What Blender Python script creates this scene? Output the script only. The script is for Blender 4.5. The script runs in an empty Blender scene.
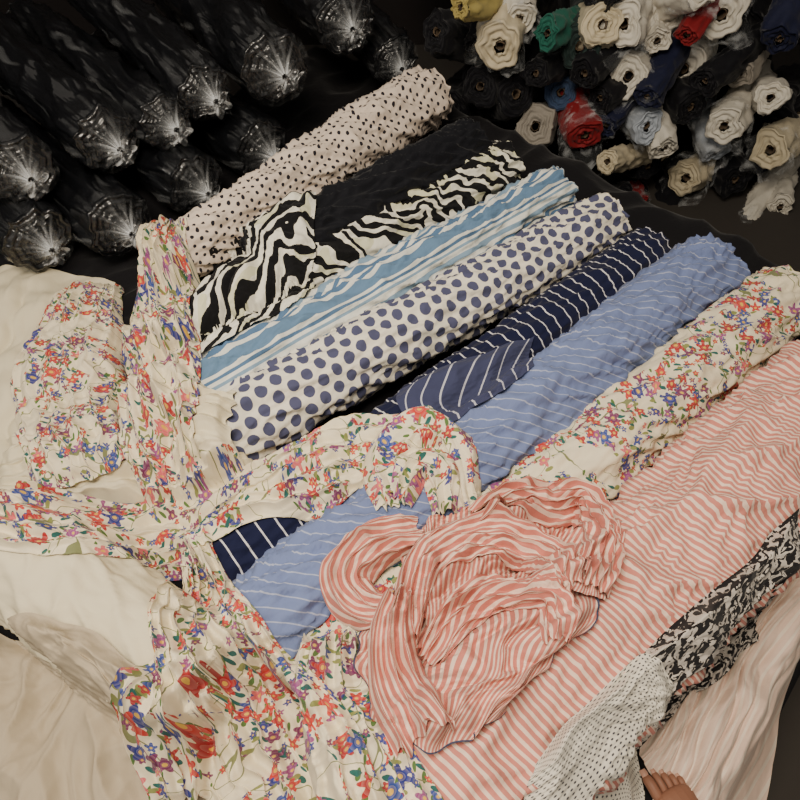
import bpy, math, random, time
from mathutils import Vector, noise, Matrix
from mathutils.bvhtree import BVHTree
random.seed(7)
S=bpy.context.scene
PI=math.pi
# ---------------- camera ----------------
PITCH=math.radians(55); CZ=1.6; F=604.0
cd=bpy.data.cameras.new('camera'); cam=bpy.data.objects.new('camera',cd)
S.collection.objects.link(cam); S.camera=cam
cam.location=(0,0,CZ); cam.rotation_euler=(math.radians(90)-PITCH,0,0)
cd.sensor_width=36; cd.lens=36*F/800; cd.clip_start=.02
CP,SP=math.cos(PITCH),math.sin(PITCH)
def W(u,v,h):
    """floor-plan position of a photo measurement, on the level z=h"""
    a=(u-400)/F; b=(400-v)/F
    t=(CZ-h)/(SP-CP*b)
    return Vector((a*t,(CP+SP*b)*t,h))
def Wy(u,v,y):
    a=(u-400)/F; b=(400-v)/F
    t=y/(CP+SP*b)
    return Vector((a*t,y,CZ-(SP-CP*b)*t))
def n3(x,y,z): return noise.noise(Vector((x,y,z)))
def ridge(x,y,z): return 1-min(1,abs(n3(x,y,z))*2.2)
def sst(a,b,x):
    t=max(0,min(1,(x-a)/(b-a))); return t*t*(3-2*t)
# ---------------- node helpers ----------------
class NT:
    def __init__(s,name,rough=.88,sheen=.08):
        s.m=bpy.data.materials.new(name); s.m.use_nodes=True
        s.t=s.m.node_tree; s.n=s.t.nodes; s.b=s.n['Principled BSDF']
        s.b.inputs['Roughness'].default_value=rough
        s.b.inputs['Specular IOR Level'].default_value=.15
        s.b.inputs['Sheen Weight'].default_value=sheen
        s.tc=s.n.new('ShaderNodeTexCoord')
    def inp(s,sock,v):
        if isinstance(v,bpy.types.NodeSocket): s.t.links.new(v,sock)
        else: sock.default_value=v
    def math(s,op,a,b=0.,c=0.):
        n=s.n.new('ShaderNodeMath'); n.operation=op
        s.inp(n.inputs[0],a); s.inp(n.inputs[1],b); s.inp(n.inputs[2],c)
        return n.outputs[0]
    def vmath(s,op,a,b=(0,0,0)):
        n=s.n.new('ShaderNodeVectorMath'); n.operation=op
        s.inp(n.inputs[0],a)
        if op=='SCALE': s.inp(n.inputs[3],b)
        else: s.inp(n.inputs[1],b)
        return n.outputs['Value'] if op=='LENGTH' else n.outputs[0]
    def sep(s,v):
        n=s.n.new('ShaderNodeSeparateXYZ'); s.inp(n.inputs[0],v); return n.outputs
    def comb(s,x,y,z=0.):
        n=s.n.new('ShaderNodeCombineXYZ'); s.inp(n.inputs[0],x); s.inp(n.inputs[1],y); s.inp(n.inputs[2],z); return n.outputs[0]
    def mix(s,f,a,b):
        n=s.n.new('ShaderNodeMix'); n.data_type='RGBA'
        s.inp(n.inputs[0],f); s.inp(n.inputs[6],a); s.inp(n.inputs[7],b); return n.outputs[2]
    def noise(s,v,scale,detail=2.,dist=0.,rough=.5):
        n=s.n.new('ShaderNodeTexNoise'); s.inp(n.inputs['Vector'],v)
        n.inputs['Scale'].default_value=scale; n.inputs['Detail'].default_value=detail
        n.inputs['Distortion'].default_value=dist; n.inputs['Roughness'].default_value=rough
        return n.outputs[0],n.outputs[1]
    def voro(s,v,scale=1.,rand=1.):
        n=s.n.new('ShaderNodeTexVoronoi'); n.voronoi_dimensions='2D'; s.inp(n.inputs['Vector'],v)
        n.inputs['Scale'].default_value=scale; n.inputs['Randomness'].default_value=rand
        return n.outputs
    def ramp(s,f,stops,const=True):
        n=s.n.new('ShaderNodeValToRGB'); s.inp(n.inputs[0],f)
        cr=n.color_ramp; cr.interpolation='CONSTANT' if const else 'LINEAR'
        while len(cr.elements)<len(stops): cr.elements.new(.5)
        for e,(p,c) in zip(cr.elements,stops): e.position=p; e.color=(*c,1)
        return n.outputs[0]
    def uv(s,warp=.0,wscale=6.):
        u=s.tc.outputs['UV']
        if warp:
            _,c=s.noise(u,wscale,1.)
            d=s.vmath('SCALE',s.vmath('SUBTRACT',c,(.5,.5,.5)),warp)
            u=s.vmath('ADD',u,d)
        return u
    def bump(s,scale=45,strength=.5,dist=.004,aniso=(1,1,1)):
        mp=s.vmath('MULTIPLY',s.tc.outputs['UV'],aniso)
        f,_=s.noise(mp,scale,3.,.3)
        b=s.n.new('ShaderNodeBump'); b.inputs['Strength'].default_value=strength; b.inputs['Distance'].default_value=dist
        s.inp(b.inputs['Height'],f); s.t.links.new(b.outputs[0],s.b.inputs['Normal'])
    def col(s,c): s.inp(s.b.inputs['Base Color'],c)
def C(r,g,b):
    f=lambda x:((x/255+.055)/1.055)**2.4 if x>10 else x/255/12.92
    return (f(r),f(g),f(b),1.)
def c3(r,g,b): return C(r,g,b)[:3]
def plain(name,c,rough=.88,var=.12,bs=40,bd=.004,sheen=.08,stren=.5):
    m=NT(name,rough,sheen); f,_=m.noise(m.tc.outputs['Object'],5.,3.)
    d=tuple(x*(1-var) for x in c[:3])+(1,)
    m.col(m.mix(f,c,d)); m.bump(bs,stren,bd); return m.m
def polka(name,bg,fg,sp,rad,warp=.01,ang=0.,bs=35):
    m=NT(name); x,y,_=m.sep(m.uv(warp))
    if ang:
        ca,sa=math.cos(ang),math.sin(ang)
        x2=m.math('ADD',m.math('MULTIPLY',x,ca),m.math('MULTIPLY',y,sa))
        y2=m.math('SUBTRACT',m.math('MULTIPLY',y,ca),m.math('MULTIPLY',x,sa)); x,y=x2,y2
    X=m.math('DIVIDE',x,sp); Y=m.math('DIVIDE',y,sp*.8)
    row=m.math('FLOOR',Y); X=m.math('ADD',X,m.math('MULTIPLY',row,.5))
    fx=m.math('SUBTRACT',m.math('FRACT',X),.5); fy=m.math('MULTIPLY',m.math('SUBTRACT',m.math('FRACT',Y),.5),.8)
    r=m.math('SQRT',m.math('ADD',m.math('MULTIPLY',fx,fx),m.math('MULTIPLY',fy,fy)))
    k=m.math('LESS_THAN',r,rad/sp)
    m.col(m.mix(k,bg,fg)); m.bump(bs,.6,.007); return m.m
def stripes(name,bg,fg,sp,w,warp=.01,ang=0.,bs=35,hem=None,wsc=6.,soft=None):
    m=NT(name); x,y,_=m.sep(m.uv(warp,wsc))
    ca,sa=math.cos(ang),math.sin(ang)
    q=m.math('ADD',m.math('MULTIPLY',x,ca),m.math('MULTIPLY',y,sa))
    k=m.math('LESS_THAN',m.math('FRACT',m.math('DIVIDE',q,sp)),w)
    c=m.mix(k,bg,fg)
    if soft:
        f,_=m.noise(m.uv(),soft,3.); c=m.mix(m.math('MULTIPLY',f,.35),c,tuple(v*.75 for v in bg[:3])+(1,))
    if hem:
        hx,hy=hem; x,y,_=m.sep(m.uv())
        a=m.math('LESS_THAN',x,.005); b=m.math('GREATER_THAN',x,hx-.005); d=m.math('GREATER_THAN',y,hy-.005)
        k=m.math('MAXIMUM',m.math('MAXIMUM',a,b),d); c=m.mix(k,c,C(66,70,92))
    m.col(c); m.bump(bs,.6,.007); return m.m
def floral(name,bg,dens=.5,sc=1.):
    m=NT(name); uv=m.uv(.012,14.)
    cl,_=m.noise(uv,10.*sc,1.)
    cmask=m.math('GREATER_THAN',cl,1-dens)
    cmask2=m.math('GREATER_THAN',cl,1-dens-.03)
    c=bg
    for (sx,sy,an,off,col) in ((66,27,.6,3.3,C(88,116,66)),(60,25,-.7,7.1,C(48,96,92)),(56,26,1.9,5.7,C(136,140,84))):
        n=m.n.new('ShaderNodeMapping'); m.inp(n.inputs[0],uv); n.inputs['Rotation'].default_value=(0,0,an)
        n.inputs['Location'].default_value=(off,off,0)
        v=m.vmath('MULTIPLY',n.outputs[0],(sx*sc,sy*sc,1)); o=m.voro(v)
        k=m.math('LESS_THAN',o[0],.22); r,_,_=m.sep(o[1])
        k=m.math('MULTIPLY',k,m.math('GREATER_THAN',r,.5)); k=m.math('MULTIPLY',k,cmask2)
        c=m.mix(k,c,col)
    f,_=m.noise(uv,11.*sc,1.,.6)
    k=m.math('LESS_THAN',m.math('ABSOLUTE',m.math('SUBTRACT',f,.5)),.006)
    c=m.mix(k,c,C(126,130,90))
    pal=[(0,c3(170,20,30)),(.22,c3(108,26,84)),(.38,c3(24,44,128)),(.56,c3(192,42,36)),(.7,c3(140,60,124)),(.80,c3(206,92,100)),(.88,c3(30,66,146))]
    for (s,off,thr,R,petals,msk) in ((54,1.7,.55,.38,5,cmask2),(32,9.2,.45,.43,5,cmask),(20,4.4,.45,.38,6,cmask)):
        v=m.vmath('ADD',m.vmath('SCALE',uv,s*sc),(off,off*2,0)); o=m.voro(v,1.,.85)
        rel=m.vmath('SUBTRACT',v,o[2]); rx,ry,_=m.sep(rel); rr,rg,rb=m.sep(o[1])
        th=m.math('ARCTAN2',ry,rx)
        L=m.math('SQRT',m.math('ADD',m.math('MULTIPLY',rx,rx),m.math('MULTIPLY',ry,ry)))
        co=m.math('COSINE',m.math('ADD',m.math('MULTIPLY',th,float(petals)),m.math('MULTIPLY',rb,6.)))
        lim=m.math('MULTIPLY_ADD',co,R*.25,R*.75)
        k=m.math('LESS_THAN',L,lim); k=m.math('MULTIPLY',k,m.math('GREATER_THAN',rr,thr)); k=m.math('MULTIPLY',k,msk)
        pc=m.ramp(rg,pal)
        ring=m.math('FRACT',m.math('MULTIPLY',L,7.))
        pc=m.mix(m.math('MULTIPLY',ring,.18),pc,C(235,215,200))
        pc=m.mix(m.math('LESS_THAN',L,R*.2),pc,C(224,180,80))
        c=m.mix(k,c,pc)
    m.col(c); m.bump(30,.5,.006); return m.m
def zebra(name):
    m=NT(name); uv=m.uv(.07,7.)
    n=m.n.new('ShaderNodeTexWave'); m.inp(n.inputs['Vector'],uv); n.bands_direction='DIAGONAL'
    n.inputs['Scale'].default_value=8.5; n.inputs['Distortion'].default_value=9.; n.inputs['Detail'].default_value=1.2
    n.inputs['Detail Scale'].default_value=1.3
    f,_=m.noise(uv,9.,1.)
    lt=m.mix(m.math('GREATER_THAN',f,.58),C(230,226,210),C(212,210,178))
    k=m.math('GREATER_THAN',n.outputs['Fac'],.53)
    m.col(m.mix(k,C(20,20,22),lt)); m.bump(30,.5,.008); return m.m
def bluestripe(name):
    m=NT(name); uv=m.uv(.010,4.); x,y,_=m.sep(uv)
    q=m.math('FRACT',m.math('DIVIDE',m.math('ADD',y,.03),.17))
    W1=c3(230,229,218); B=c3(98,128,158); B2=c3(84,114,148); B3=c3(130,156,178)
    c=m.ramp(q,[(0,B),(.18,W1),(.24,B2),(.31,W1),(.37,B2),(.44,W1),(.52,B3),(.62,W1),(.72,B3),(.77,W1),(.83,B2),(.88,W1),(.94,B)])
    w=m.vmath('MULTIPLY',uv,(60,300,1)); f,_=m.noise(w,1.,2.)
    c=m.mix(m.math('MULTIPLY',f,.18),c,C(104,132,160)); m.col(c); m.bump(34,.6,.008); return m.m
def scribble(name,bg,fg,scale,thr=.5):
    m=NT(name); f,_=m.noise(m.uv(),scale,3.,1.5); k=m.math('GREATER_THAN',f,thr)
    m.col(m.mix(k,bg,fg)); m.bump(35,.5,.005); return m.m
def wrapped(name,base=(.006,.0065,.008,1)):
    m=NT(name,.3,0.); b=m.b; b.inputs['Specular IOR Level'].default_value=.4
    b.inputs['Coat Weight'].default_value=.6; b.inputs['Coat Roughness'].default_value=.10
    v=m.vmath('MULTIPLY',m.uv(.05,6.),(.45,2.4,1)); f,_=m.noise(v,9.,2.5,.8)
    m.col(base)
    bn=m.n.new('ShaderNodeBump'); bn.inputs['Strength'].default_value=.8; bn.inputs['Distance'].default_value=.014
    m.inp(bn.inputs['Height'],f); m.t.links.new(bn.outputs[0],b.inputs['Normal']); m.t.links.new(bn.outputs[0],b.inputs['Coat Normal'])
    return m.m
def film(name,op=.35,mode='rad',tint=(.75,.78,.8,1)):
    m=NT(name,.18,0.); b=m.b; b.inputs['Specular IOR Level'].default_value=.5; b.inputs['Base Color'].default_value=tint
    x,y,_=m.sep(m.uv())
    if mode=='rad': v=m.comb(m.math('MULTIPLY',x,22.),m.math('MULTIPLY',y,1.5))
    elif mode=='body': v=m.vmath('MULTIPLY',m.uv(.08,5.),(2.2,26.,1))
    else: v=m.vmath('SCALE',m.uv(),22.)
    f,_=m.noise(v,1.,2.,.4)
    a=m.n.new('ShaderNodeMapRange'); m.inp(a.inputs[0],f); a.inputs[1].default_value=.5 if mode!='body' else .6; a.inputs[2].default_value=.78
    a.inputs[3].default_value=.03 if mode!='body' else .0; a.inputs[4].default_value=op
    al=a.outputs[0]
    if mode=='rad':
        g=m.math('SUBTRACT',1.,m.math('MULTIPLY',y,1.4)); g=m.math('MAXIMUM',g,0.14)
        al=m.math('MULTIPLY',al,g); g2=m.math('POWER',g,6.); al=m.math('ADD',al,m.math('MULTIPLY',g2,.65))
    m.inp(b.inputs['Alpha'],al)
    bn=m.n.new('ShaderNodeBump'); bn.inputs['Strength'].default_value=.5; bn.inputs['Distance'].default_value=.008
    m.inp(bn.inputs['Height'],f); m.t.links.new(bn.outputs[0],b.inputs['Normal'])
    return m.m
# ---------------- mesh helpers ----------------
ALL=[]
def mk(name,verts,faces,uvs,mat,parent=None,track=True,smooth=True):
    me=bpy.data.meshes.new(name); me.from_pydata([tuple(v) for v in verts],[],faces)
    if uvs:
        ul=me.uv_layers.new(name='UVMap'); flat=[]
        for l in me.loops: flat+=uvs[l.vertex_index]
        ul.data.foreach_set('uv',flat)
    if smooth: me.polygons.foreach_set('use_smooth',[True]*len(me.polygons))
    me.materials.append(mat); me.update()
    o=bpy.data.objects.new(name,me); S.collection.objects.link(o)
    if parent: o.parent=parent
    if track: ALL.append((verts,faces))
    return o
def empty(name):
    o=bpy.data.objects.new(name,None); S.collection.objects.link(o); o.empty_display_size=.1; return o
BV=[None]
def rebuild():
    V=[];Fc=[]
    for v,f in ALL:
        k=len(V); V+=[tuple(x) for x in v]; Fc+=[tuple(i+k for i in q) for q in f]
    BV[0]=BVHTree.FromPolygons(V,Fc)
def H(x,y,soft=0.):
    def one(x,y):
        h=BV[0].ray_cast(Vector((x,y,1.4)),Vector((0,0,-1)))
        return h[0].z if h[0] is not None else -.5
    if not soft: return one(x,y)
    return sum(one(x+a*soft,y+b*soft) for a,b in ((0,0),(1,0),(-1,0),(0,1),(0,-1)))/5
def frame(d):
    d=d.normalized(); up=Vector((0,0,1))
    if abs(d.z)>.95: up=Vector((0,1,0))
    side=d.cross(up).normalized(); up=side.cross(d).normalized(); return d,side,up
def roll(name,p0,p1,r0,r1,mat,seed=0,A=(.06,.006,.003),tw=3.,nu=190,nv=110,bow=.0,flap=.006,flat=1.,coils=5,parent=None,track=True,wf=(6,2.6),core=0.,grow=0.,caps=True):
    d=p1-p0; L=d.length; dn,side,up=frame(d)
    V=[];U=[];Fc=[]
    th0=2.2+.3*seed%1
    def R(s,th):
        t=s/L; r=r0+(r1-r0)*t; c,sn=math.cos(th),math.sin(th); th2=th+s*tw; c2,s2=math.cos(th2),math.sin(th2)
        q=r*(1+A[0]*n3(s*2.2+seed,c*1.1,sn*1.1+seed)+A[0]*.6*n3(s*6+seed,c*1.6,sn*1.6+seed))
        q+=A[1]*(ridge(s*wf[0]+seed*3,c2*wf[1],s2*wf[1]+seed)**1.5-.4)
        q+=A[2]*(ridge(s*wf[0]*2.1+seed,c*wf[1]*2+s*5,sn*wf[1]*2+seed)-.4)
        ph=((th-th0-.35*n3(s*1.5,seed,1))/(2*PI))%1.0
        q+=flap*ph
        return q+grow
    def add(s,th,q,ax=0):
        c=p0+dn*(s+ax)+up*(bow*math.sin(PI*min(1,max(0,s/L))))
        V.append(c+side*(math.cos(th)*q)+up*(math.sin(th)*q*flat))
    ncap=coils*6
    rows=[]
    def capring(s,k,sign):
        row=[]
        f=1-k/ncap
        for j in range(nv+1):
            th=2*PI*j/nv-PI/2
            q=R(s,th)*(f*(1-core)+core)
            ph=(f*coils+th/(2*PI)+.15*n3(th,f*2,seed))%1
            ax=sign*(.012*sst(0,.12,1-f)*(abs(ph-.5)*2)**.5*1.3 -.008*(1-f)+.012*n3(math.cos(th)*2,math.sin(th)*2,f*4+seed))
            row.append(len(V)); add(s,th,q,ax); U.append((s+sign*(1-f)*r0,th*r0*1.))
        return row
    if caps:
        for k in range(ncap-1,0,-1): rows.append(capring(0,k,-1))
    for i in range(nu+1):
        s=L*i/nu; row=[]
        e=min(s,L-s); rd=1-.06*(1-sst(0,.04,e))
        for j in range(nv+1):
            th=2*PI*j/nv-PI/2
            ax=.02*n3(math.cos(th)*1.5,math.sin(th)*1.5,seed)*(1-sst(0,.1,e))
            row.append(len(V)); add(s,th,R(s,th)*rd,ax); U.append((s,th*(r0+r1)/2))
        rows.append(row)
    if caps:
        for k in range(1,ncap): rows.append(capring(L,k,1))
    for a,b in zip(rows,rows[1:]):
        for j in range(nv): Fc.append((a[j],a[j+1],b[j+1],b[j]))
    return mk(name,V,Fc,U,mat,parent,track)
def cr(p0,p1,p2,p3,t):
    return .5*((2*p1)+(p2-p0)*t+(2*p0-5*p1+4*p2-p3)*t*t+(3*p1-p0-3*p2+p3)*t**3)
def crs(P,t):
    n=len(P)-1; x=max(0,min(n-1e-6,t*n)); i=int(x); f=x-i
    g=lambda k:P[k] if 0<=k<=n else (P[0]*2-P[1] if k<0 else P[n]*2-P[n-1])
    return cr(g(i-1),g(i),g(i+1),g(i+2),f)
def foldf(s,t,n,seed,conv=.10,rip=.35):
    ph=PI*n*(s+conv*n3(t*2.2,s*1.5,seed)+.05*n3(t*6,s*3,seed+5))
    a=.5+.9*n3(t*3+seed,s*n*.45,seed+7)
    f=abs(math.sin(ph))**.8*max(.15,.3+a)
    ph2=ph*2.3+2.5*n3(t*4,s*3,seed+2)
    f+=.30*abs(math.sin(ph2))*max(0,.6+1.2*n3(t*5,s*5,seed+11))
    f+=rip*n3(t*9,s*6,seed+21)
    return f,ph
def strip(name,pts,h,mat,nf=6,amp=.02,dome=.5,rw=1.5,seed=0,parent=None,lat=.006,z0=.004,nv=150,den=.0045,crumple=.006,edge=.25,sm=10,conv=.10,rip=.3):
    """length of cloth gathered into folds, lying over what is beneath; pts=(u,v,halfwidth m)"""
    P=[W(u,v,h) for u,v,_ in pts]; Wd=[q[2] for q in pts]
    L=sum((P[i+1]-P[i]).length for i in range(len(P)-1)); nu=min(320,max(60,int(L/den)))
    cs=[crs(P,i/nu) for i in range(nu+1)]; ws=[max(.012,crs(Wd,i/nu)) for i in range(nu+1)]
    zs=[H(c.x,c.y,.03) for c in cs]
    for _ in range(sm): zs=[(zs[max(0,i-4)]+zs[i]*2+zs[min(nu,i+4)])/4 for i in range(nu+1)]
    wm=sum(ws)/len(ws); V=[];U=[];Fc=[]; acc_=0
    for i in range(nu+1):
        c=cs[i]; d=(cs[min(nu,i+1)]-cs[max(0,i-1)]).normalized(); sd=Vector((d.y,-d.x,0)); w=ws[i]; t=i/nu
        if i: acc_+=(cs[i]-cs[i-1]).length
        te=sst(0,.05,t)*sst(0,.05,1-t)
        T=acc_*3.2
        for j in range(nv+1):
            s=j/nv; e=min(s,1-s); eg=sst(0,.14,e)*(.3+.7*te)
            f,ph=foldf(s,T,nf,seed,conv,rip)
            x=(2*s-1)
            off=w*x*(1+edge*n3(T*1.6,seed+x,2))+lat*math.sin(2*ph)*eg+.012*n3(T*2,s*2,seed+31)
            al=.012*n3(s*nf*.8,T*1.5,seed+41)+ (1-te)*.03*n3(s*6,seed,7)
            p=c+sd*off+d*al
            dm=w*dome*math.sqrt(max(0,1-x*x))*(.35+.65*te)
            cr_=crumple*n3(p.x*38,p.y*38,seed)+crumple*.8*ridge(p.x*17,p.y*17,seed+3)
            hl=H(p.x,p.y)
            base=max(hl,zs[i]+(dm-w*dome*.55)*1.0)
            base=base*.5+.5*max(hl,zs[i]*(1-abs(x)**3)+hl*abs(x)**3+dm*.6)
            z=max(hl+z0,base+z0+(amp*f+cr_)*(.25+.75*eg))
            p.z=z; V.append(p)
            U.append((s*2*wm*rw+seed*.37,acc_*1.05))
    n=nv+1
    for i in range(nu):
        for j in range(nv): Fc.append((i*n+j,i*n+j+1,(i+1)*n+j+1,(i+1)*n+j))
    o=mk(name,V,Fc,U,mat,parent,True); rebuild(); return o
def sheet(name,rows,mat,h=.1,seed=0,usz=.4,vsz=.4,amp=.02,fr=(5,5),dirn=0.,lift=.01,puff=.03,nu=160,nv=160,parent=None,soft=.02,wob=.02,nf=0,tr=False):
    G=[[W(u,v,h) for u,v in r] for r in rows]
    V=[];U=[];Fc=[]
    ca,sa=math.cos(dirn),math.sin(dirn)
    for i in range(nu+1):
        t=i/nu
        R_=[crs([g[k] for g in G],t) for k in range(len(G[0]))]
        for j in range(nv+1):
            s=j/nv; p=crs(R_,s)
            e=min(s,1-s,t,1-t); eg=sst(0,.16,e)
            x=s*usz; y=t*vsz
            wx=wob*n3(x*9+seed,y*9,1.3); wy=wob*n3(x*9,y*9+seed,5.3)
            px,py=p.x+wx,p.y+wy
            if nf:
                ss,tt=(t,s) if tr else (s,t)
                ang=dirn; s2=ss*math.cos(ang)+tt*math.sin(ang)
                f,_=foldf(s2,tt*1.6,nf,seed,.16)
            else:
                a=(x*ca+y*sa); b=(-x*sa+y*ca)
                a+=.05*n3(x*5,y*5,seed+9)
                f=(ridge(a*fr[0]+seed,b*fr[1],seed*1.7))**1.5+.5*ridge(a*fr[0]*2.1,b*fr[1]*1.8+seed,seed+4)+.2*ridge(a*fr[0]*4.1,b*fr[1]*4,seed+8)
            z=H(px,py,soft)+lift+puff*eg+amp*f*(.35+.65*eg)
            V.append(Vector((px,py,z)))
            U.append((x,y))
    n=nv+1
    for i in range(nu):
        for j in range(nv): Fc.append((i*n+j,i*n+j+1,(i+1)*n+j+1,(i+1)*n+j))
    o=mk(name,V,Fc,U,mat,parent,True); rebuild(); return o
# ---------------- materials ----------------
cream_bg=C(230,218,188)
M_floral=floral('floral_print_cotton',cream_bg,.55,.85)
M_tiny=polka('cream_small_dot_cotton',C(218,202,186),C(38,36,44),.034,.0066,.006,.3)
M_zebra=zebra('zebra_print_cotton')
M_black=plain('black_cotton',C(18,19,25),.75)
M_blue=bluestripe('blue_stripe_cotton')
M_polka=polka('white_polka_dot_cotton',C(230,223,206),C(78,80,108),.052,.0172,.014,.2)
M_navy=stripes('navy_stripe_cotton',C(24,28,56),C(210,208,210),.045,.10,.012,-.02)
M_navy2=stripes('washed_navy_stripe_cotton',C(60,64,92),C(188,188,198),.045,.10,.012,.3)
M_cham=stripes('blue_pinstripe_cotton',C(112,126,168),C(172,178,198),.026,.10,.006,.75,soft=60)
M_pink=stripes('pink_stripe_cotton',C(200,128,114),C(230,204,184),.0155,.44,.010,.12)
def M_pk(ang,hem=None): return stripes('pink_stripe_drape',C(196,120,106),C(230,202,182),.0145,.42,.012,ang,wsc=4.,hem=hem)
M_cream=plain('cream_cotton',C(226,215,184),.95,bs=30,bd=.005,sheen=0)
M_beige=plain('beige_cotton',C(184,170,146),.95,bs=30,bd=.006,sheen=0)
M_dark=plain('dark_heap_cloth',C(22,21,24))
M_dots=polka('white_speckle_cotton',C(212,206,192),C(60,60,70),.0125,.0025,.004,.1)
M_bw=scribble('black_white_print_cotton',C(190,182,172),C(30,28,30),60,.49)
M_rose=stripes('pale_pink_cotton',C(216,190,172),C(224,208,190),.03,.3,.02,.8)
M_wrap=wrapped('black_cloth_in_plastic')
M_film=film('clear_plastic_film',.45)
M_filmb=film('highlight_streak_plastic_wrap',.16,'body')  # plastic shell; its pale streaks are painted highlights along the roll
M_crump=film('crumpled_plastic_film',.45,'x')
M_tie=film('gathered_plastic_film',.95,'x')
M_skin=NT('skin',.5,0.); M_skin.b.inputs['Specular IOR Level'].default_value=.35; M_skin.col(C(138,96,76)); M_skin.bump(120,.3,.001)
M_nail=plain('toenail',C(190,146,126),.3,bs=10,bd=.0)
M_wall=plain('dark_wall_paint',C(44,40,40),.9,bs=6); M_floor=plain('concrete_floor',C(60,56,52),.8,bs=10)

# ---------------- room ----------------
def box(name,x0,x1,y0,y1,z0,z1,mat):
    V=[Vector((x,y,z)) for x in (x0,x1) for y in (y0,y1) for z in (z0,z1)]
    Fc=[(0,1,3,2),(4,6,7,5),(0,4,5,1),(2,3,7,6),(0,2,6,4),(1,5,7,3)]
    return mk(name,V,Fc,[(v.x+v.z,v.y+v.z) for v in V],mat,track=False,smooth=False)
box('floor',-3.2,3.2,-1.6,4.6,-.6,-.5,M_floor)
box('wall_back',-3.2,3.2,4.6,4.7,-.5,2.6,M_wall)
box('wall_left',-3.3,-3.2,-1.6,4.6,-.5,2.6,M_wall)
box('wall_right',3.2,3.3,-1.6,4.6,-.5,2.6,M_wall)
# ---------------- heap under the rolls ----------------
e1=Vector((.68,.733,0)); e2=Vector((.733,-.68,0))
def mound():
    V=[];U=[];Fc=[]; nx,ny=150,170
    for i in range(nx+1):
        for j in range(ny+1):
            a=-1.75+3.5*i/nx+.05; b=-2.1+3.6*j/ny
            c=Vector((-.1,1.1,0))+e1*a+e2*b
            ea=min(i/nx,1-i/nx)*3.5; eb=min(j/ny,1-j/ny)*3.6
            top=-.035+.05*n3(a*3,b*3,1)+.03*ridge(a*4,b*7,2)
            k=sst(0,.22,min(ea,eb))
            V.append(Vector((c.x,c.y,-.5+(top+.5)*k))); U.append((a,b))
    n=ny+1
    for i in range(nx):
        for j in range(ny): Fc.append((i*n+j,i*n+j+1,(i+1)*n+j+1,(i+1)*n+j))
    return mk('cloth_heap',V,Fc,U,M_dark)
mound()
# ---------------- fabric rolls ----------------
def RR(name,a,b,h,r0,r1,mat,**k): return roll(name,W(a[0],a[1],h),W(b[0],b[1],h),r0,r1,mat,**k)
RR('cream_dotted_fabric_roll',(160,268),(428,98),.13,.085,.135,M_tiny,seed=1,A=(.14,.022,.007),tw=4)
RR('black_fabric_roll',(262,264),(472,148),.17,.105,.108,M_black,seed=2,A=(.14,.024,.012),tw=4,wf=(5,2.2))
RR('zebra_print_fabric_roll',(165,348),(506,167),.11,.11,.098,M_zebra,seed=3,A=(.16,.022,.008))
RR('blue_striped_fabric_roll',(170,415),(556,193),.11,.12,.092,M_blue,seed=4,A=(.16,.024,.012))
RR('polka_dot_fabric_roll',(200,445),(606,224),.12,.110,.105,M_polka,seed=5,A=(.10,.016,.008))
RR('navy_striped_fabric_roll',(215,572),(650,253),.11,.10,.09,M_navy,seed=6,A=(.11,.012,.005))
RR('blue_pinstripe_fabric_roll',(252,632),(710,268),.15,.115,.122,M_cham,seed=7,A=(.12,.022,.010),tw=4)
RR('floral_fabric_roll',(310,700),(780,300),.13,.11,.12,M_floral,seed=8,A=(.10,.018,.008))
RR('pink_striped_fabric_roll',(395,840),(850,384),.19,.175,.175,M_pink,seed=9,A=(.10,.034,.016),tw=2,wf=(5,2.6))
RR('cream_fabric_roll',(10,540),(205,690),.12,.14,.13,M_cream,seed=10,A=(.06,.012,.005))
rebuild()
# ---------------- loose cloths ----------------
sheet('beige_cloth',[[(-80,600),(30,640),(110,650),(190,700)],[(-80,720),(30,720),(120,720),(210,760)],[(-80,900),(30,900),(130,900),(240,900)]],M_beige,h=.03,seed=3,usz=.6,vsz=.4,amp=.028,fr=(8,6),dirn=.7,puff=.03)
sheet('cream_cloth',[[(-120,290),(-40,270),(30,265),(110,275)],[(-120,380),(-40,370),(40,370),(120,370)],[(-120,520),(-40,510),(50,500),(140,490)]],M_cream,h=.02,seed=23,usz=.7,vsz=.5,amp=.03,nf=6,dirn=.5,puff=.02)
strip('cream_fabric_bundle',[(-20,450,.12),(80,440,.15),(160,435,.15),(240,435,.10)],.15,M_cream,seed=2,nf=5,amp=.028,dome=.5)
sheet('zebra_print_cloth',[[(205,232),(245,206),(290,194),(318,205)],[(190,290),(235,262),(280,245),(312,252)],[(190,365),(230,338),(275,308),(306,282)]],M_zebra,h=.24,seed=5,usz=.42,vsz=.45,amp=.018,nf=5,dirn=.5,puff=.015,lift=.012)
sheet('navy_striped_cloth',[[(395,385),(440,365),(500,350),(535,335)],[(400,410),(440,400),(490,385),(530,365)],[(430,440),(470,420),(500,400),(530,380)]],M_navy2,h=.22,seed=7,usz=.35,vsz=.2,amp=.012,fr=(4,6),puff=.01)
sheet('pale_pink_cloth',[[(640,745),(720,640),(800,560),(900,500)],[(650,790),(720,710),(790,650),(890,600)],[(640,880),(710,860),(780,850),(870,850)]],M_rose,h=.0,seed=10,usz=.6,vsz=.5,amp=.025,nf=7,dirn=.5,puff=.02)
sheet('black_white_print_cloth',[[(590,695),(640,645),(690,600),(735,560)],[(610,715),(665,675),(710,635),(750,600)],[(625,745),(685,712),(725,675),(765,635)]],M_bw,h=.04,seed=9,usz=.4,vsz=.2,amp=.02,fr=(6,4),puff=.03)
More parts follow.
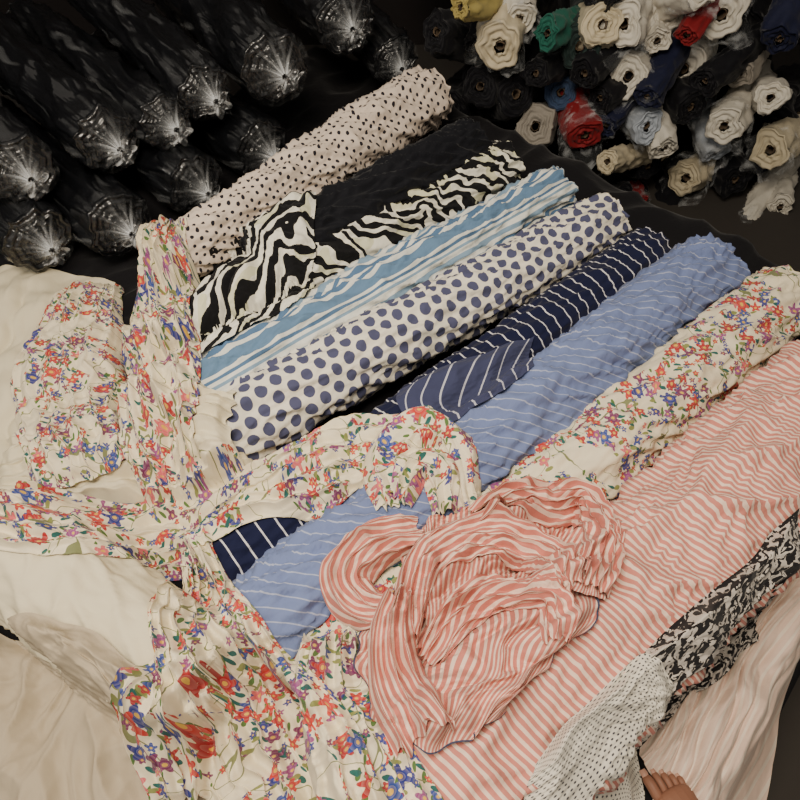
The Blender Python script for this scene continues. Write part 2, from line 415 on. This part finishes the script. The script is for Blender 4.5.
sheet('speckled_white_cloth',[[(508,772),(550,728),(600,683),(642,712)],[(500,810),(560,768),(615,735),(652,765)],[(500,900),(570,860),(625,830),(652,820)]],M_dots,h=.09,seed=8,usz=.4,vsz=.38,amp=.012,fr=(5,4),puff=.03)
# floral cloth
fl=empty('floral_cloth')
strip('side_loop',[(80,262,.10),(60,330,.16),(60,400,.16),(85,475,.12)],.12,M_floral,nf=6,seed=3,parent=fl)
strip('upper_loop',[(172,222,.06),(152,262,.13),(150,330,.14),(154,400,.13),(162,482,.09)],.22,M_floral,nf=6,amp=.030,seed=1,parent=fl,dome=.55)
strip('tail_side',[(330,640,.06),(335,700,.09),(365,770,.11),(400,860,.10)],.2,M_floral,nf=5,seed=8,parent=fl,amp=.028)
strip('tail_ruffle',[(215,690,.05),(182,700,.07),(158,735,.08),(165,800,.06)],.15,M_floral,nf=4,seed=7,parent=fl,amp=.03,dome=.8)
strip('tail_main',[(185,530,.05),(195,600,.09),(222,680,.13),(270,760,.17),(310,890,.2)],.22,M_floral,nf=7,amp=.036,seed=6,parent=fl,dome=.5)
strip('band',[(-60,505,.10),(60,497,.12),(180,484,.125),(290,455,.12),(370,434,.11),(440,440,.11)],.3,M_floral,nf=5,amp=.034,seed=4,parent=fl,dome=.55,sm=25,rip=.15)
strip('knot_loop',[(392,488,.04),(384,440,.055),(415,408,.06),(455,420,.055),(470,468,.045),(478,490,.03)],.38,M_floral,nf=2,seed=9,parent=fl,amp=.022,dome=.8,sm=20,rip=.05,crumple=.003,edge=.1,rw=1.2)
strip('knot_core',[(400,482,.03),(418,450,.045),(440,455,.05),(450,490,.035)],.38,M_floral,nf=2,seed=12,parent=fl,amp=.022,dome=.7,sm=20,rip=.05,crumple=.003,edge=.1,rw=1.2)
# pink draped cloth
pk=empty('pink_striped_cloth')
sheet('lower_drape',[[(370,600),(430,560),(510,550),(605,560)],[(355,650),(425,635),(510,635),(590,625)],[(368,700),(430,700),(500,690),(545,665)],[(385,722),(430,756),(470,748),(505,700)]],M_pk(.25,(.56,.5)),h=.36,seed=11,usz=.56,vsz=.5,amp=.040,nf=6,dirn=.35,puff=.02,parent=pk,wob=.03)
sheet('upper_bunch',[[(400,510),(440,488),(500,472),(560,462),(622,462)],[(405,560),(455,545),(520,530),(575,520),(622,515)],[(430,615),(480,600),(530,592),(575,590),(605,590)]],M_pk(.4),h=.42,seed=12,usz=.66,vsz=.4,amp=.045,nf=6,tr=True,dirn=.5,puff=.02,parent=pk)
strip('side_lobe',[(425,598,.035),(368,592,.05),(342,556,.058),(370,523,.052),(425,508,.04)],.4,M_pk(.1,),seed=13,parent=pk,nf=3,amp=.026,dome=.6,sm=16,rw=2.,conv=.2)
strip('arch_fold',[(405,615,.03),(412,560,.045),(440,525,.05),(500,508,.055),(555,530,.05),(570,580,.04)],.46,M_pk(.15),seed=14,parent=pk,nf=3,amp=.032,dome=.6,sm=16,conv=.25,rw=2.2,crumple=.010)
strip('ruffle',[(480,490,.03),(520,470,.045),(565,475,.05),(600,468,.05),(614,520,.045),(598,585,.03)],.44,M_pk(.1),seed=15,parent=pk,nf=4,amp=.032,dome=.6,sm=16,conv=.25,rw=2.2,crumple=.010)
strip('hanging_tail',[(400,585,.03),(388,625,.05),(395,670,.06),(425,740,.06)],.38,M_pk(.05,),seed=16,parent=pk,nf=3,amp=.034,dome=.4,sm=16,rw=2.)
strip('inner_fold',[(430,640,.03),(470,590,.04),(510,575,.045),(555,600,.04),(560,640,.03)],.44,M_pk(.2),seed=17,parent=pk,nf=3,amp=.028,dome=.4,sm=16,conv=.25,rw=2.,crumple=.010)
# ---------------- plastic wrapped black rolls ----------------
def rosette(name,c,d,r,parent,seed):
    dn,side,up=frame(d); V=[];U=[];Fc=[]; nr,na=30,120
    for i in range(nr+1):
        t=i/nr
        for j in range(na+1):
            th=2*PI*j/na; cr_=n3(math.cos(th)*4,math.sin(th)*4,seed)*.016*(1-t)+n3(math.cos(th)*1.8,math.sin(th)*1.8,seed+t*2)*.02*t
            if t<.75: q=.012+(r*1.04-.012)*(t/.75); ax=.075*(1-t/.75)**1.6+.01
            else: q=r*1.045; ax=.01-(t-.75)*.5
            V.append(c+dn*(ax+cr_*.7)+side*(math.cos(th)*(q+cr_*.3))+up*(math.sin(th)*(q+cr_*.3))); U.append((th/6.283,t))
    n=na+1
    for i in range(nr):
        for j in range(na): Fc.append((i*n+j,i*n+j+1,(i+1)*n+j+1,(i+1)*n+j))
    mk(name,V,Fc,U,M_film,parent,False)
    V=[];U=[];Fc=[]
    for i in range(13):
        t=i/12
        for j in range(37):
            th=2*PI*j/36; q=.012+.030*t*t+(.004+.008*t)*math.sin(th*5+t*6+seed); V.append(c+dn*(.075+.035*t)+side*math.cos(th)*q+up*math.sin(th)*q); U.append((th*.05,t*.1))
    for i in range(12):
        for j in range(36): Fc.append((i*37+j,i*37+j+1,(i+1)*37+j+1,(i+1)*37+j))
    mk(name+'_tie',V,Fc,U,M_tie,parent,False)
def wroll(k,e,b,h,r):
    p=empty('plastic_wrapped_black_fabric_roll')
    a=W(e[0],e[1],h); q=W(b[0],b[1],h); d=(q-a).normalized(); d=(d+Vector((0,0,random.uniform(-.06,.06)))).normalized()
    q=a+d*1.3
    kw=dict(seed=k*1.3,tw=1.,parent=p,nu=120,nv=80,A=(.14,.022,.007),wf=(3,1.9))
    roll('wrapped_cloth',q,a,r,r*.96,M_wrap,**kw)
    roll('plastic_wrap',q,a,r,r*.96,M_filmb,grow=.008,caps=False,track=False,**kw)  # thin plastic shell carrying the painted highlight streaks
    rosette('plastic_end',a,-d,r,p,k)
wroll(1,(275,68),(150,-50),.42,.135)
wroll(2,(345,22),(262,-70),.42,.13)
wroll(3,(205,92),(90,-10),.42,.10)
wroll(4,(165,122),(50,30),.36,.10)
wroll(5,(108,140),(10,60),.36,.115)
wroll(6,(20,170),(-70,90),.36,.12)
wroll(7,(262,150),(150,75),.14,.12)
wroll(8,(195,185),(90,110),.14,.12)
wroll(9,(120,225),(20,140),.14,.12)
wroll(10,(40,240),(-50,160),.14,.12)
wroll(11,(395,62),(325,-25),.2,.11)
# ---------------- stack of roll ends ----------------
st=empty('fabric_roll_stack')
colors={'w':C(208,203,190),'c':C(196,185,158),'b':C(16,16,21),'r':C(124,28,32),'t':C(34,92,78),'g':C(34,48,46),'s':C(56,72,100),'y':C(160,146,88),'l':C(166,174,184),'k':C(146,140,130),'n':C(26,30,54)}
CM={k:plain('roll_cloth_'+n,colors[k],.6,bs=20) for k,n in zip('wcbrtgsylkn',['white','cream','black','red','teal','dark_green','steel_blue','yellow','pale_blue','grey','navy'])}
M_core=plain('cardboard_core',C(100,84,66))
def collar(name,c,d,r,parent,seed):
    dn,side,up=frame(d); V=[];U=[];Fc=[]; nr,na=18,70
    a1=random.uniform(.1,.5)
    for i in range(nr+1):
        t=i/nr
        for j in range(na+1):
            th=2*PI*j/na; nn=n3(math.cos(th)*1.3,math.sin(th)*1.3,seed+t*2)+.25*n3(math.cos(th)*4,math.sin(th)*4,seed+t*4)
            q=r*(1.06+a1*t)+nn*r*.8*t; V.append(c+dn*(-.16+.20*t+nn*.08*t)+side*math.cos(th)*q+up*math.sin(th)*q); U.append((th*.1,t*.25))
    n=na+1
    for i in range(nr):
        for j in range(na): Fc.append((i*n+j,i*n+j+1,(i+1)*n+j+1,(i+1)*n+j))
    mk(name,V,Fc,U,M_crump,parent,False)
def srol(u,v,ck,rpx,y=None,k=0,dd=None):
    y=y if y else 2.74+random.uniform(-.14,.10)
    u+=random.uniform(-5,5); v+=random.uniform(-5,5)
    a=Wy(u,v,y); r=rpx*y/(.95*F)*random.uniform(.62,.92)
    d=dd or Vector((-.35+random.uniform(-.85,.7),-1,.2+random.uniform(-.8,.6))).normalized()
    roll('roll_%d'%k,a-d*.6,a,r*random.uniform(.8,1.15),r,CM[ck],seed=k*1.7,A=(.3,.014,.006),tw=4,parent=st,nu=44,nv=44,coils=3,core=.2,track=False,wf=(9,1.3))
    roll('core_%d'%k,a-d*.3,a-d*.012,r*.2,r*.2,M_core,seed=k,A=(0,0,0),parent=st,nu=4,nv=20,coils=1,track=False,core=.7)
    if ck in 'wclkr' and k%3: collar('plastic_%d'%k,a,d,r,st,k)
L=[(462,4,'y',16),(520,15,'w',22),(497,50,'c',24),(550,32,'t',15),(577,45,'g',25),(563,88,'s',22),(540,125,'k',24),(520,168,'c',18),(583,134,'r',20),(608,165,'c',18),(625,20,'w',28),(668,14,'w',22),(690,35,'r',13),(628,72,'w',22),(680,66,'w',24),(652,100,'n',20),(650,128,'l',24),(692,112,'b',20),(668,150,'w',20),(686,182,'c',24),(642,205,'r',15),(600,20,'c',20),(600,100,'b',22),(512,95,'b',22),(560,180,'b',20),(620,195,'b',20),(480,90,'b',20),(600,-10,'b',20),(645,170,'b',18),(725,20,'w',22),(735,75,'k',20),(725,130,'w',20),(775,40,'n',20),(775,95,'w',20),(770,150,'c',22),(735,180,'b',22),(780,205,'w',20),(700,225,'b',22),(740,235,'w',20),(440,30,'b',20),(700,-10,'w',20),(540,-15,'b',20),(660,235,'b',20),(790,250,'b',22),(585,70,'b',18),(655,45,'w',18),(640,-5,'c',20),(535,70,'b',18),(610,130,'n',16),(705,85,'b',18),(715,155,'l',18),(595,190,'b',16),(475,45,'b',18)]
for k,(u,v,c,r) in enumerate(L): srol(u,v,c,r,k=k)
for k in range(46):
    u=random.uniform(450,840); v=random.uniform(-60,260)
    srol(u,v,random.choice('bbnbgbbnk'),24,y=2.95+random.uniform(-.06,.1),k=100+k)
# ---------------- foot ----------------
def foot():
    p=empty('bare_foot')
    heel=W(732,872,.12); toe=W(672,764,.12); d=(toe-heel); d.z=0; d.normalize(); sd=Vector((d.y,-d.x,0))
    base=Vector((toe.x,toe.y,0)); z=max(.0,H(toe.x,toe.y)+.008)
    B=base-d*.035
    def pt(f,s,h): return B+d*f+sd*s+Vector((0,0,z+h))
    def skin(name,pts,rs,edges):
        me=bpy.data.meshes.new(name); me.from_pydata([tuple(q) for q in pts],edges,[])
        o=bpy.data.objects.new(name,me); S.collection.objects.link(o); o.parent=p
        o.modifiers.new('s','SKIN')
        for v,r in zip(me.skin_vertices[0].data,rs): v.radius=r
        me.skin_vertices[0].data[0].use_root=True
        ss=o.modifiers.new('ss','SUBSURF'); ss.levels=2; ss.render_levels=2
        me.materials.append(M_skin.m); return o
    # foot body, heel and shin
    skin('foot',[pt(-.15,0,.05),pt(-.19,0,.03),pt(-.08,0,.042),pt(-.03,.0,.026),pt(-.005,.0,.018),pt(-.17,0,.16),pt(-.2,.01,.42)],
         [(.036,.036),(.03,.03),(.038,.034),(.046,.024),(.044,.016),(.038,.038),(.052,.052)],[(0,1),(0,2),(2,3),(3,4),(0,5),(5,6)])
    for k in range(5):
        s=(-.032,-.012,.004,.018,.031)[k]; L_=(.034,.032,.026,.019,.012)[k]; r=(.0135,.0088,.0085,.008,.0078)[k]; b0=-.02-.002*k
        skin('toe_%d'%(k+1),[pt(b0,s,.016),pt(b0+.02+L_*.35,s*1.05,.020),pt(b0+.02+L_,s*1.08,.011)],[(r,r),(r*.92,r*.92),(r,r*.8)],[(0,1),(1,2)])
        c=pt(b0+.02+L_+.001,s*1.08,.011+r*.75); V=[];Fc=[]
        for i in range(5):
            for j in range(5):
                x=(i/4-.5)*2; y=(j/4-.5)*2
                V.append(c+d*(x*r*.65)+sd*(y*r*.62*(1-.15*x*x))+Vector((0,0,-r*.35*y*y-.25*r*max(0,x))))
        for i in range(4):
            for j in range(4): Fc.append((i*5+j,i*5+j+1,(i+1)*5+j+1,(i+1)*5+j))
        mk('toenail_%d'%(k+1),V,Fc,None,M_nail,p,False)
foot()
# ---------------- lights ----------------
def area(name,loc,tgt,size,e,col):
    l=bpy.data.lights.new(name,'AREA'); l.size=size; l.energy=e; l.color=col
    o=bpy.data.objects.new(name,l); S.collection.objects.link(o); o.location=loc
    o.rotation_euler=(Vector(tgt)-Vector(loc)).to_track_quat('-Z','Y').to_euler()
area('ceiling_lamp',(-.4,.3,2.7),(.1,1.0,0),1.0,90,(1,.88,.72))
area('left_area_light',(-2.4,.4,2.3),(0,1.2,0),.9,18,(1,.94,.86))  # weak area light from the upper left; no window is modelled
w=bpy.data.worlds.new('world'); S.world=w; w.use_nodes=True
w.node_tree.nodes['Background'].inputs[0].default_value=(1,.91,.79,1); w.node_tree.nodes['Background'].inputs[1].default_value=.38
